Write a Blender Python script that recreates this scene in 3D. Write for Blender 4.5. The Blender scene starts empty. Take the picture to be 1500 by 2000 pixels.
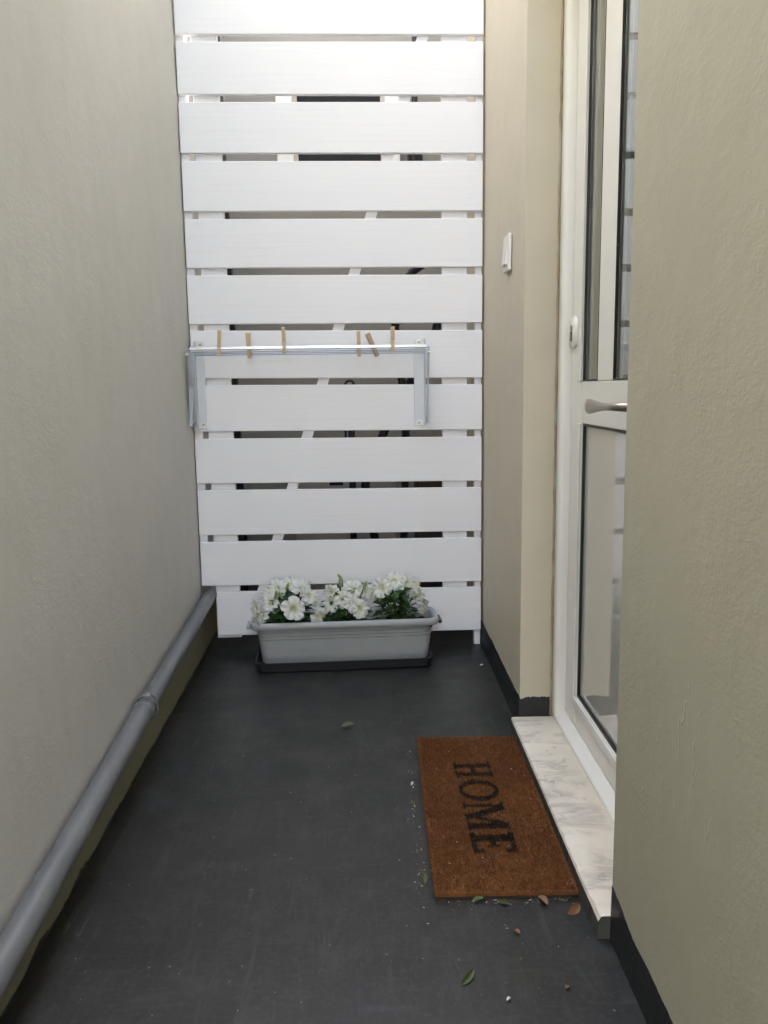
import bpy, bmesh, math, random
import numpy as np
from mathutils import Vector, Matrix, Quaternion, noise as mnoise
R = math.radians
random.seed(7)
scene = bpy.context.scene
C = scene.collection

# ------------------------------------------------------------------ camera, sky, sun, exposure
cam_d = bpy.data.cameras.new('camera')
cam = bpy.data.objects.new('camera', cam_d); C.objects.link(cam)
cam_d.sensor_fit = 'VERTICAL'; cam_d.sensor_height = 24.0; cam_d.sensor_width = 18.0
cam_d.lens = 1600.0 / 2000.0 * 24.0
cam_d.clip_start = 0.02; cam_d.clip_end = 400
RM = Matrix(((0.99972851, 0.01674995, -0.01619702),
             (-0.01853359, 0.1503574, -0.98845797),
             (-0.01412128, 0.9884898, 0.15062702)))
cam.matrix_world = Matrix.Translation((0, 0, 1.0)) @ RM.to_4x4()
# the rows above map camera axes to the world, so the columns are the camera's axes
scene.camera = cam

world = bpy.data.worlds.new('World'); scene.world = world; world.use_nodes = True
wn = world.node_tree; bg = wn.nodes['Background']
sky = wn.nodes.new('ShaderNodeTexSky'); sky.sky_type = 'NISHITA'; sky.sun_disc = False
SUN_EL, SUN_AZ = 53.0, 40.0            # azimuth clockwise from +y
sky.sun_elevation = R(SUN_EL); sky.sun_rotation = R(SUN_AZ)
sky.air_density = 1.0; sky.dust_density = 2.0; sky.ozone_density = 1.0
wn.links.new(sky.outputs[0], bg.inputs[0]); bg.inputs[1].default_value = 0.15
sd = bpy.data.lights.new('sun', 'SUN'); sd.energy = 3.8; sd.angle = R(0.5); sd.color = (1, 0.96, 0.90)
sun = bpy.data.objects.new('sun', sd); C.objects.link(sun)
az, el = R(SUN_AZ), R(SUN_EL)
to_sun = Vector((math.sin(az) * math.cos(el), math.cos(az) * math.cos(el), math.sin(el)))
sun.rotation_euler = to_sun.to_track_quat('Z', 'Y').to_euler(); sun.location = to_sun * 20
vs = scene.view_settings
vs.view_transform = 'Standard'; vs.look = 'None'; vs.gamma = 1; vs.use_curve_mapping = False
vs.exposure = 3.51
scene.cycles.use_denoising = True
scene.cycles.max_bounces = 14; scene.cycles.diffuse_bounces = 10; scene.cycles.glossy_bounces = 6
scene.cycles.transmission_bounces = 10; scene.cycles.sample_clamp_indirect = 6

# ------------------------------------------------------------------ helpers
def link(o, parent=None):
    C.objects.link(o)
    if parent is not None: o.parent = parent
    return o
def mesh_obj(name, verts, faces, mat=None, parent=None, smooth=False, mats=None, mi=None):
    me = bpy.data.meshes.new(name); me.from_pydata([tuple(v) for v in verts], [], faces)
    for m in (mats or ([mat] if mat else [])): me.materials.append(m)
    if mi is not None: me.polygons.foreach_set('material_index', mi)
    if smooth: me.polygons.foreach_set('use_smooth', [True] * len(me.polygons))
    me.update()
    return link(bpy.data.objects.new(name, me), parent)
def bm_obj(name, bm, mat, parent=None, smooth=False, mats=None):
    me = bpy.data.meshes.new(name); bm.normal_update(); bm.to_mesh(me); bm.free()
    for m in (mats or [mat]): me.materials.append(m)
    if smooth: me.polygons.foreach_set('use_smooth', [True] * len(me.polygons))
    return link(bpy.data.objects.new(name, me), parent)
def smooth_by_angle(o, ang=35):
    me = o.data
    me.polygons.foreach_set('use_smooth', [True] * len(me.polygons))
    me.set_sharp_from_angle(angle=R(ang))
    return o
def add_box(bm, x0, x1, y0, y1, z0, z1, bev=0, seg=2):
    vs_ = [bm.verts.new((x, y, z)) for x in (x0, x1) for y in (y0, y1) for z in (z0, z1)]
    idx = [(0, 1, 3, 2), (4, 6, 7, 5), (0, 4, 5, 1), (2, 3, 7, 6), (0, 2, 6, 4), (1, 5, 7, 3)]
    fs = [bm.faces.new([vs_[i] for i in f]) for f in idx]
    if bev:
        es = list({e for f in fs for e in f.edges})
        bmesh.ops.bevel(bm, geom=es, offset=bev, segments=seg, profile=0.5, affect='EDGES')
    return vs_
def box(name, x0, x1, y0, y1, z0, z1, mat, parent=None, bev=0, seg=2):
    bm = bmesh.new(); add_box(bm, x0, x1, y0, y1, z0, z1, bev, seg)
    return bm_obj(name, bm, mat, parent)
def add_tube(bm, pts, rad, n=10, cap=True):
    pts = [Vector(p) for p in pts]; rads = rad if isinstance(rad, (list, tuple)) else [rad] * len(pts)
    rings = []; prev = None
    for i, p in enumerate(pts):
        t = (pts[min(i + 1, len(pts) - 1)] - pts[max(i - 1, 0)]).normalized()
        if prev is None:
            u = t.orthogonal().normalized()
        else:
            u = (prev - t * prev.dot(t)).normalized()
        prev = u; v = t.cross(u)
        rings.append([bm.verts.new(p + (u * math.cos(a) + v * math.sin(a)) * rads[i]) for a in [2 * math.pi * k / n for k in range(n)]])
    for a, b in zip(rings, rings[1:]):
        for k in range(n): bm.faces.new((a[k], a[(k + 1) % n], b[(k + 1) % n], b[k]))
    if cap:
        bm.faces.new(rings[0][::-1]); bm.faces.new(rings[-1])
def tube(name, pts, rad, mat, parent=None, n=12):
    bm = bmesh.new(); add_tube(bm, pts, rad, n)
    return smooth_by_angle(bm_obj(name, bm, mat, parent), 50)
def thing(name, label, cat, loc=(0, 0, 0), rz=0, group=None):
    o = bpy.data.objects.new(name, None); C.objects.link(o); o.empty_display_size = 0.05
    o.location = loc; o.rotation_euler = (0, 0, rz)
    return tag(o, label, cat, group)
def tag(o, label, cat=None, group=None):
    o['label'] = label
    if cat: o['category'] = cat
    if group: o['group'] = group
    return o
def structure(o): o['kind'] = 'structure'; return o
def stuff(o): o['kind'] = 'stuff'; return o
def loft(name, rings, mat, parent=None, close_top=True, close_bot=True, smooth=40):
    vs_, fs = [], []; n = len(rings[0])
    for r in rings: vs_ += r
    for i in range(len(rings) - 1):
        for k in range(n):
            a, b = i * n + k, i * n + (k + 1) % n
            fs.append((a, b, b + n, a + n))
    if close_bot: fs.append(tuple(range(n))[::-1])
    if close_top: fs.append(tuple(range((len(rings) - 1) * n, len(rings) * n)))
    o = mesh_obj(name, vs_, fs, mat, parent)
    return smooth_by_angle(o, smooth)
def rrect(hx, hy, r, z, n=5):
    pts = []
    for cx, cy, a0 in ((hx - r, hy - r, 0), (-hx + r, hy - r, 90), (-hx + r, -hy + r, 180), (hx - r, -hy + r, 270)):
        for k in range(n + 1):
            a = R(a0 + 90 * k / n); pts.append((cx + r * math.cos(a), cy + r * math.sin(a), z))
    return pts

# ------------------------------------------------------------------ materials
def mat_base(name, color, rough=0.6, metal=0.0, spec=0.5, coat=0.0):
    m = bpy.data.materials.new(name); m.use_nodes = True
    b = m.node_tree.nodes['Principled BSDF']
    b.inputs['Base Color'].default_value = (*color, 1); b.inputs['Roughness'].default_value = rough
    b.inputs['Metallic'].default_value = metal; b.inputs['Specular IOR Level'].default_value = spec
    b.inputs['Coat Weight'].default_value = coat
    return m
class NT:
    def __init__(s, m): s.m = m; s.t = m.node_tree; s.b = s.t.nodes['Principled BSDF']
    def n(s, typ, **kw):
        nd = s.t.nodes.new(typ)
        for k, v in kw.items():
            if k in ('ins',):
                for a, b in v.items(): nd.inputs[a].default_value = b
            else: setattr(nd, k, v)
        return nd
    def l(s, a, b): s.t.links.new(a, b)
    def coord(s, scale=(1, 1, 1), which='Object', rand=False, rot=(0, 0, 0)):
        tc = s.n('ShaderNodeTexCoord'); mp = s.n('ShaderNodeMapping')
        mp.inputs['Scale'].default_value = scale; mp.inputs['Rotation'].default_value = rot
        s.l(tc.outputs[which], mp.inputs['Vector'])
        if rand:
            oi = s.n('ShaderNodeObjectInfo'); mu = s.n('ShaderNodeMath', operation='MULTIPLY'); mu.inputs[1].default_value = 37.0
            s.l(oi.outputs['Random'], mu.inputs[0]); s.l(mu.outputs[0], mp.inputs['Location'])
        return mp.outputs[0]
    def noise(s, vec, scale, detail=4, rough=0.55, dist=0.0):
        nd = s.n('ShaderNodeTexNoise'); nd.inputs['Scale'].default_value = scale
        nd.inputs['Detail'].default_value = detail; nd.inputs['Roughness'].default_value = rough
        nd.inputs['Distortion'].default_value = dist; s.l(vec, nd.inputs['Vector'])
        return nd.outputs['Fac']
    def ramp(s, fac, stops):
        r = s.n('ShaderNodeValToRGB'); e = r.color_ramp.elements
        while len(e) < len(stops): e.new(0.5)
        for el_, (p, c) in zip(e, stops):
            el_.position = p; el_.color = (*c, 1) if isinstance(c, tuple) else (c, c, c, 1)
        s.l(fac, r.inputs[0]); return r.outputs[0]
    def mix(s, fac, a, b):
        m = s.n('ShaderNodeMix', data_type='RGBA')
        for sock, v in ((m.inputs[0], fac), (m.inputs[6], a), (m.inputs[7], b)):
            if hasattr(v, 'links'): s.l(v, sock)
            elif isinstance(v, tuple): sock.default_value = (*v, 1)
            else: sock.default_value = v
        return m.outputs[2]
    def math(s, op, a, b=None, c=None):
        m = s.n('ShaderNodeMath', operation=op)
        for i, v in enumerate((a, b, c)):
            if v is None: continue
            if hasattr(v, 'links'): s.l(v, m.inputs[i])
            else: m.inputs[i].default_value = v
        return m.outputs[0]
    def bump(s, h, strength, dist, prev=None):
        b = s.n('ShaderNodeBump'); b.inputs['Strength'].default_value = strength; b.inputs['Distance'].default_value = dist
        s.l(h, b.inputs['Height'])
        if prev is not None: s.l(prev, b.inputs['Normal'])
        return b.outputs[0]
    def color(s, sock): s.l(sock, s.b.inputs['Base Color'])
    def rough(s, sock): s.l(sock, s.b.inputs['Roughness'])
    def normal(s, sock): s.l(sock, s.b.inputs['Normal'])

def plaster(name, base, dark, grain=1.0, trowel=1.0):
    m = mat_base(name, base, 0.62, spec=0.35); t = NT(m)
    v = t.coord()
    big = t.noise(v, 1.3, 3); fine = t.noise(v, 9, 5)
    c = t.mix(t.ramp(big, [(0.35, 0.0), (0.7, 1.0)]), base, dark)
    c = t.mix(t.math('MULTIPLY', t.ramp(fine, [(0.45, 0.0), (0.75, 1.0)]), 0.25), c, tuple(x * 0.86 for x in dark))
    st = t.ramp(t.noise(t.coord((2.2, 2.2, 0.5)), 2.4, 5, 0.7), [(0.56, 0.0), (0.66, 1.0)])
    c = t.mix(t.math('MULTIPLY', st, 0.13), c, tuple(x * 0.84 for x in dark))
    t.color(c)
    # relief: sanded fine grain, trowel ridges, soft unevenness
    g = t.noise(t.coord((1, .6, 1)), 190, 3, 0.6)
    g2 = t.noise(t.coord((1, .55, 1)), 62, 4, 0.6)
    sw = t.noise(t.coord((1, 0.6, 1), rot=(0.7, 0.2, 0.3)), 15, 4, 0.6, dist=2.2)
    sw = t.ramp(sw, [(0.38, 0.0), (0.5, 1.0), (0.62, 0.15)])
    patch = t.ramp(t.noise(v, 2.6, 2), [(0.42, 0.0), (0.62, 1.0)])
    n1 = t.bump(t.noise(v, 3.5, 2), 0.5, 0.010)
    n2 = t.bump(t.math('MULTIPLY', sw, patch), 0.28 * trowel, 0.003, n1)
    pm = t.ramp(t.noise(t.coord((1, .8, 1), rot=(0.4, 0, 0)), 4.2, 4, 0.6), [(0.40, 0.22), (0.62, 1.0)])
    n3 = t.bump(t.math('MULTIPLY', g2, pm), 0.34 * grain, 0.0030, n2)
    n4 = t.bump(t.math('MULTIPLY', g, pm), 0.40 * grain, 0.0017, n3)
    # a few scratches and pits left in the render
    sc = t.noise(t.coord((7, 7, 1.3), rot=(0.45, 0, 0)), 3.2, 2, 0.5, 0.4)
    sl = t.math('MULTIPLY', t.ramp(sc, [(0.492, 0.0), (0.50, 1.0), (0.508, 0.0)]), t.ramp(t.noise(v, 3.1, 2), [(0.60, 0.0), (0.66, 1.0)]))
    n4 = t.bump(sl, 0.5, 0.0015, n4)
    t.normal(n4)
    return m
M = {}
M['plaster_left'] = plaster('plaster_left', (0.575, 0.572, 0.54), (0.545, 0.543, 0.51), 0.9, 0.30)
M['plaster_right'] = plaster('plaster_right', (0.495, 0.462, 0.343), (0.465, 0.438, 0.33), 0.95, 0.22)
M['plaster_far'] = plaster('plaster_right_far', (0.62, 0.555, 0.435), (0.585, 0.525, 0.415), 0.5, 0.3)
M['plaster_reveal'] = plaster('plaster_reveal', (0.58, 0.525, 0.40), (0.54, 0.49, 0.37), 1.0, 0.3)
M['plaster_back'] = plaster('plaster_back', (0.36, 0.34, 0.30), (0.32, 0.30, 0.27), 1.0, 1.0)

M['plaster_bounce'] = plaster('plaster_bounce_white', (0.74, 0.71, 0.65), (0.70, 0.67, 0.61), 1.0, 1.0)
def floor_mat():
    m = mat_base('floor_paint', (0.03, 0.033, 0.034), 0.45, spec=0.4); t = NT(m)
    v = t.coord()
    c = t.mix(t.ramp(t.noise(v, 2.2, 3), [(0.35, 0.0), (0.7, 1.0)]), (0.0130, 0.0132, 0.0122), (0.0195, 0.0188, 0.0160))
    c = t.mix(t.math('MULTIPLY', t.ramp(t.noise(v, 14, 6, 0.65), [(0.52, 0.0), (0.75, 1.0)]), 0.55), c, (0.040, 0.039, 0.035))
    # brushed scuffs lengthwise
    sc = t.noise(t.coord((38, 4.5, 1)), 1.0, 5, 0.7, 0.6)
    c = t.mix(t.math('MULTIPLY', t.ramp(sc, [(0.54, 0.0), (0.72, 1.0)]), 0.50), c, (0.050, 0.050, 0.046))
    sc2 = t.noise(t.coord((9, 50, 1), rot=(0, 0, 0.5)), 1.0, 5, 0.7, 0.6)
    c = t.mix(t.math('MULTIPLY', t.ramp(sc2, [(0.56, 0.0), (0.74, 1.0)]), 0.40), c, (0.055, 0.054, 0.050))
    fm = t.noise(v, 85, 5, 0.7)
    c = t.mix(t.math('MULTIPLY', t.ramp(fm, [(0.50, 0.0), (0.70, 1.0)]), 0.40), c, (0.050, 0.050, 0.046))
    for rot, sx_ in ((0.15, 1.0), (-0.5, 1.3), (1.1, 0.8)):
        hs = t.noise(t.coord((26 * sx_, 2.2, 1), rot=(0, 0, rot)), 1.0, 3, 0.5, 0.3)
        hm = t.ramp(t.noise(v, 2.7 * sx_, 2), [(0.55, 0.0), (0.64, 1.0)])
        c = t.mix(t.math('MULTIPLY', t.math('MULTIPLY', t.ramp(hs, [(0.494, 0.0), (0.5, 1.0), (0.506, 0.0)]), hm), 0.5), c, (0.10, 0.10, 0.092))
    # pale paint and dust specks
    vo = t.n('ShaderNodeTexVoronoi'); vo.inputs['Scale'].default_value = 55.0; t.l(v, vo.inputs['Vector'])
    sep = t.n('ShaderNodeSeparateColor'); t.l(vo.outputs['Color'], sep.inputs[0])
    lim = t.math('MULTIPLY', t.math('GREATER_THAN', sep.outputs[0], 0.80), t.math('MULTIPLY', sep.outputs[1], 0.17))
    spot = t.math('LESS_THAN', vo.outputs['Distance'], lim)
    c = t.mix(t.math('MULTIPLY', spot, 0.6), c, (0.13, 0.13, 0.115))
    t.color(c)
    t.rough(t.ramp(t.noise(v, 6, 5), [(0.3, 0.34), (0.7, 0.56)]))
    n = t.bump(t.noise(t.coord((1.6, 0.8, 1)), 45, 5, 0.65), 0.30, 0.002)
    n = t.bump(t.noise(v, 5, 3), 0.35, 0.006, n)
    t.normal(n)
    return m
M['floor'] = floor_mat()
def skirt_mat():
    m = mat_base('skirting_paint', (0.03, 0.032, 0.033), 0.5, spec=0.4); t = NT(m); v = t.coord()
    t.color(t.mix(t.ramp(t.noise(v, 24, 5, 0.7), [(0.5, 0.0), (0.8, 1.0)]), (0.016, 0.017, 0.017), (0.036, 0.035, 0.032)))
    t.normal(t.bump(t.noise(v, 60, 4), 0.4, 0.003))
    return m
M['skirting'] = skirt_mat()
def wood_white():
    m = mat_base('white_painted_wood', (0.80, 0.80, 0.82), 0.45, spec=0.4); t = NT(m)
    v = t.coord((1, 1, 1), rand=True)
    gv = t.n('ShaderNodeMapping'); gv.inputs['Scale'].default_value = (3.0, 10, 95); t.l(v, gv.inputs['Vector'])
    # knots: rare faint rings
    vo = t.n('ShaderNodeTexVoronoi'); vo.inputs['Scale'].default_value = 4.2; t.l(v, vo.inputs['Vector'])
    sep = t.n('ShaderNodeSeparateColor'); t.l(vo.outputs['Color'], sep.inputs[0])
    on = t.math('GREATER_THAN', sep.outputs[0], 0.30)
    d = vo.outputs['Distance']
    ring = t.math('MULTIPLY', t.ramp(t.math('ADD', d, t.math('MULTIPLY', t.noise(v, 60, 2), 0.012)), [(0.018, 0.0), (0.029, 1.0), (0.038, 0.0)]), on)
    grain = t.noise(gv.outputs[0], 1.0, 4, 0.6, 0.4)
    c = t.mix(t.math('MULTIPLY', ring, 0.42), (0.81, 0.81, 0.825), (0.62, 0.60, 0.56))
    c = t.mix(t.math('MULTIPLY', t.ramp(grain, [(0.35, 1.0), (0.48, 0.0)]), 0.12), c, (0.70, 0.69, 0.67))
    t.color(c)
    n = t.bump(grain, 0.45, 0.0014)
    n = t.bump(ring, 0.30, 0.0015, n)
    n = t.bump(t.noise(v, 4, 2), 0.4, 0.004, n)
    t.normal(n)
    t.rough(t.ramp(grain, [(0.3, 0.38), (0.7, 0.52)]))
    return m
M['wood_white'] = wood_white()
def marble():
    m = mat_base('marble', (0.6, 0.57, 0.52), 0.32, spec=0.5); t = NT(m)
    v = t.coord((1.1, 3.4, 2.5), rot=(0, 0, R(-50)))
    w = t.noise(v, 2.3, 8, 0.66, 1.5)
    vein = t.ramp(w, [(0.37, 0.0), (0.44, 0.35), (0.485, 1.0), (0.51, 0.25), (0.58, 0.0)])
    far = t.ramp(t.noise(t.coord(), 5.5, 3), [(0.46, 0.0), (0.58, 1.0)])
    base = t.mix(t.ramp(t.noise(t.coord(), 7, 4), [(0.35, 0.0), (0.7, 1.0)]), (0.75, 0.685, 0.58), (0.65, 0.585, 0.48))
    c = t.mix(t.math('MULTIPLY', t.math('MULTIPLY', vein, far), 0.6), base, (0.27, 0.24, 0.21))
    c = t.mix(t.math('MULTIPLY', t.ramp(t.noise(t.coord(), 33, 5, 0.7), [(0.62, 0.0), (0.75, 1.0)]), 0.30), c, (0.42, 0.34, 0.24))
    t.color(c); t.rough(t.ramp(t.noise(t.coord(), 20, 4), [(0.3, 0.25), (0.7, 0.42)]))
    t.normal(t.bump(t.noise(t.coord(), 90, 4), 0.12, 0.001))
    return m
M['marble'] = marble()
M['marble_edge'] = mat_base('marble_side_overpainted', (0.06, 0.058, 0.05), 0.6)
def pvc_mat(name, c, r):
    m = mat_base(name, c, r, spec=0.5); t = NT(m)
    t.color(t.mix(t.math('MULTIPLY', t.ramp(t.noise(t.coord(), 12, 4, 0.7), [(0.5, 0.0), (0.8, 1.0)]), 0.25), c, tuple(x * 0.97 for x in c)))
    return m
M['pvc'] = pvc_mat('white_door_plastic', (0.84, 0.825, 0.78), 0.26)
M['pvc_panel'] = pvc_mat('white_door_panel', (0.60, 0.585, 0.55), 0.035)
M['pvc_panel'].node_tree.nodes['Principled BSDF'].inputs['Coat Weight'].default_value = 1.0
M['pvc_panel'].node_tree.nodes['Principled BSDF'].inputs['Coat Roughness'].default_value = 0.01
M['rubber'] = mat_base('black_rubber', (0.012, 0.013, 0.013), 0.45)
M['dark_metal'] = mat_base('dark_slot', (0.02, 0.02, 0.018), 0.4, 0.6)
def sealant():
    m = mat_base('aged_sealant', (0.45, 0.36, 0.2), 0.7); t = NT(m)
    t.color(t.ramp(t.noise(t.coord((1, 1, 0.25)), 40, 5, 0.7), [(0.35, (0.48, 0.43, 0.31)), (0.58, (0.36, 0.28, 0.16)), (0.74, (0.15, 0.10, 0.06))]))
    t.normal(t.bump(t.noise(t.coord(), 90, 4), 0.8, 0.003)); return m
M['sealant'] = sealant()
def glass():
    m = mat_base('door_glass', (0.93, 0.97, 0.95), 0.0); b = m.node_tree.nodes['Principled BSDF']
    b.inputs['Transmission Weight'].default_value = 1.0; b.inputs['IOR'].default_value = 1.56
    return m
M['glass'] = glass()
M['steel'] = mat_base('brushed_steel', (0.36, 0.32, 0.27), 0.33, 1.0)
M['galv'] = mat_base('airer_aluminium', (0.60, 0.615, 0.62), 0.33, 0.85)
M['galv_dull'] = mat_base('airer_aluminium_dull', (0.42, 0.43, 0.44), 0.4, 0.85)
M['enamel'] = mat_base('airer_grey_enamel', (0.56, 0.59, 0.62), 0.38, 0.15)
M['switch'] = mat_base('switch_plastic', (0.76, 0.73, 0.70), 0.35)
def pipe_mat():
    m = mat_base('grey_pipe', (0.17, 0.17, 0.185), 0.38, spec=0.5); t = NT(m); v = t.coord()
    c = t.mix(t.ramp(t.noise(v, 5, 4), [(0.35, 0.0), (0.7, 1.0)]), (0.128, 0.131, 0.134), (0.160, 0.162, 0.163))
    c = t.mix(t.math('MULTIPLY', t.ramp(t.noise(v, 45, 5, 0.7), [(0.62, 0.0), (0.72, 1.0)]), 0.35), c, (0.33, 0.32, 0.30))
    t.color(c); t.rough(t.ramp(t.noise(v, 18, 4), [(0.3, 0.30), (0.7, 0.40)]))
    t.normal(t.bump(t.noise(v, 30, 3), 0.15, 0.002)); return m
M['pipe'] = pipe_mat()
def coir(name, a, b):
    m = mat_base(name, a, 0.9, spec=0.15); t = NT(m)
    c = t.mix(t.ramp(t.noise(t.coord(), 60, 4, 0.7), [(0.35, 0.0), (0.65, 1.0)]), a, b)
    t.color(t.mix(t.math('MULTIPLY', t.ramp(t.noise(t.coord(), 4.5, 3), [(0.38, 0.0), (0.66, 1.0)]), 0.55), c, tuple(x * k for x, k in zip(a, (0.72, 0.58, 0.6))))); return m
M['coir'] = coir('coir_fibre', (0.155, 0.062, 0.022), (0.235, 0.104, 0.037))
M['coir_black'] = coir('coir_black_print', (0.020, 0.016, 0.012), (0.055, 0.036, 0.022))
M['mat_back'] = mat_base('mat_backing', (0.035, 0.02, 0.012), 0.8)
def planter_mat():
    m = mat_base('planter_plastic', (0.30, 0.315, 0.31), 0.42); t = NT(m); v = t.coord()
    c = t.mix(t.ramp(t.noise(v, 9, 5, 0.6), [(0.4, 0.0), (0.75, 1.0)]), (0.33, 0.35, 0.352), (0.385, 0.397, 0.385))
    c = t.mix(t.math('MULTIPLY', t.ramp(t.noise(v, 60, 4, 0.7), [(0.70, 0.0), (0.76, 1.0)]), 0.4), c, (0.16, 0.15, 0.13))
    t.color(c); t.rough(t.ramp(t.noise(v, 12, 4), [(0.3, 0.34), (0.7, 0.52)])); return m
M['planter'] = planter_mat()
M['tray'] = mat_base('tray_plastic', (0.022, 0.022, 0.024), 0.42)
def soil_mat():
    m = mat_base('potting_soil', (0.03, 0.02, 0.014), 0.95, spec=0.1); t = NT(m)
    t.color(t.ramp(t.noise(t.coord(), 90, 5, 0.7), [(0.3, (0.012, 0.008, 0.006)), (0.6, (0.045, 0.03, 0.02)), (0.8, (0.11, 0.075, 0.05))])); return m
M['soil'] = soil_mat()
def petal_mat():
    m = mat_base('white_petal', (0.8, 0.8, 0.76), 0.55, spec=0.2); t = NT(m)
    tc = t.n('ShaderNodeTexCoord'); ln = t.n('ShaderNodeVectorMath', operation='LENGTH'); t.l(tc.outputs['Object'], ln.inputs[0])
    c = t.ramp(ln.outputs['Value'], [(0.0, (0.30, 0.30, 0.06)), (0.006, (0.50, 0.52, 0.22)), (0.013, (0.80, 0.81, 0.66)), (0.03, (0.83, 0.83, 0.80))])
    vn = t.noise(t.coord(), 110, 3)
    c = t.mix(t.math('MULTIPLY', vn, 0.15), c, (0.66, 0.68, 0.60))
    t.color(c)
    t.b.inputs['Subsurface Weight'].default_value = 0.0
    tr = t.n('ShaderNodeBsdfTranslucent'); tr.inputs[0].default_value = (0.8, 0.82, 0.72, 1)
    mx = t.n('ShaderNodeMixShader'); mx.inputs[0].default_value = 0.28
    out = t.t.nodes['Material Output']; t.l(t.b.outputs[0], mx.inputs[1]); t.l(tr.outputs[0], mx.inputs[2]); t.l(mx.outputs[0], out.inputs[0])
    return m
M['petal'] = petal_mat()
def leaf_mat(name, a, b):
    m = mat_base(name, a, 0.5, spec=0.35); t = NT(m)
    t.color(t.mix(t.noise(t.coord(rand=True), 30, 4), a, b))
    return m
M['leaf'] = leaf_mat('petunia_leaf', (0.020, 0.058, 0.012), (0.052, 0.115, 0.028))
M['bud'] = leaf_mat('petunia_bud', (0.20, 0.30, 0.07), (0.40, 0.47, 0.20))
M['leaf_green'] = leaf_mat('fallen_green_leaf', (0.045, 0.065, 0.016), (0.10, 0.12, 0.035))
M['leaf_brown'] = leaf_mat('fallen_brown_leaf', (0.14, 0.06, 0.025), (0.26, 0.13, 0.06))
M['chip'] = mat_base('pale_chip', (0.60, 0.58, 0.50), 0.7)
M['chip_green'] = mat_base('dry_green_bit', (0.16, 0.17, 0.07), 0.8)
M['chip_brown'] = mat_base('brown_bit', (0.10, 0.05, 0.025), 0.8)
def peg_mat():
    m = mat_base('peg_wood', (0.5, 0.38, 0.22), 0.65); t = NT(m)
    g = t.noise(t.coord((14, 14, 1.5), rand=True), 12, 4)
    t.color(t.mix(g, (0.66, 0.52, 0.33), (0.50, 0.36, 0.21))); return m
M['peg'] = peg_mat()
M['peg_dark'] = mat_base('peg_weathered_wood', (0.46, 0.33, 0.21), 0.7)
M['hose'] = mat_base('black_hose', (0.012, 0.012, 0.014), 0.4)
M['appliance'] = mat_base('appliance_white', (0.50, 0.46, 0.42), 0.45)
M['pane_dark'] = mat_base('dark_window_pane', (0.018, 0.018, 0.019), 0.5, spec=0.2)
M['room'] = mat_base('room_wall', (0.30, 0.30, 0.29), 0.8)

# ------------------------------------------------------------------ setting: ground, floor, walls
structure(mesh_obj('ground', [(-150, -150, -0.03), (150, -150, -0.03), (150, 150, -0.03), (-150, 150, -0.03)], [(0, 1, 2, 3)],
                   mat_base('ground_concrete', (0.07, 0.068, 0.065), 0.9)))
def wall_x(y): return -0.592 - 0.0183 * y          # left wall is not quite parallel to the right one
# floor: a slightly uneven slab top
nx, ny = 26, 90
fv, ff = [], []
for j in range(ny + 1):
    y = -2.8 + 7.2 * j / ny
    for i in range(nx + 1):
        x = -0.75 + 1.55 * i / nx
        fv.append((x, y, 0.0016 * mnoise.noise(Vector((x * 3, y * 3, 0)))))
for j in range(ny):
    for i in range(nx):
        a = j * (nx + 1) + i; ff.append((a, a + 1, a + nx + 2, a + nx + 1))
fl = mesh_obj('floor', fv, ff, M['floor'], smooth=True); structure(fl)

WALL_H, REV_Y, NEAR_Y, BACK_Y = 5.1, 2.27, 1.353, 4.2
LEFT_H = 5.1
def slab_wall(name, x_of, y0, y1, h, thick, sign, mat, parent, ny_=120, nz_=90, amp=0.0016):
    """wall with a gently uneven inner face; sign -1: body lies towards -x"""
    vs_, fs = [], []
    for j in range(ny_ + 1):
        y = y0 + (y1 - y0) * j / ny_
        for k in range(nz_ + 1):
            z = -0.03 + (h + 0.03) * (k / nz_) ** 1.3
            e = amp * mnoise.noise(Vector((y * 2.1, z * 2.1, sign * 5))) if 0 < j < ny_ else 0
            vs_.append((x_of(y) + e, y, z))
    n = nz_ + 1
    for j in range(ny_):
        for k in range(nz_):
            a = j * n + k; f = (a, a + 1, a + n + 1, a + n)
            fs.append(f if sign < 0 else f[::-1])
    b = len(vs_)
    for y in (y0, y1):
        for z in (-0.03, h):
            vs_ += [(x_of(y), y, z), (x_of(y) + sign * thick, y, z)]
    # b: y0z0 in/out, y0z1 in/out, y1z0 in/out, y1z1 in/out
    q = [(b, b + 1, b + 3, b + 2), (b + 4, b + 6, b + 7, b + 5), (b + 2, b + 3, b + 7, b + 6), (b + 1, b + 5, b + 7, b + 3)]
    fs += q
    o = mesh_obj(name, vs_, fs, mat, parent, smooth=True)
    o.data.set_sharp_from_angle(angle=R(40))
    return o
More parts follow.
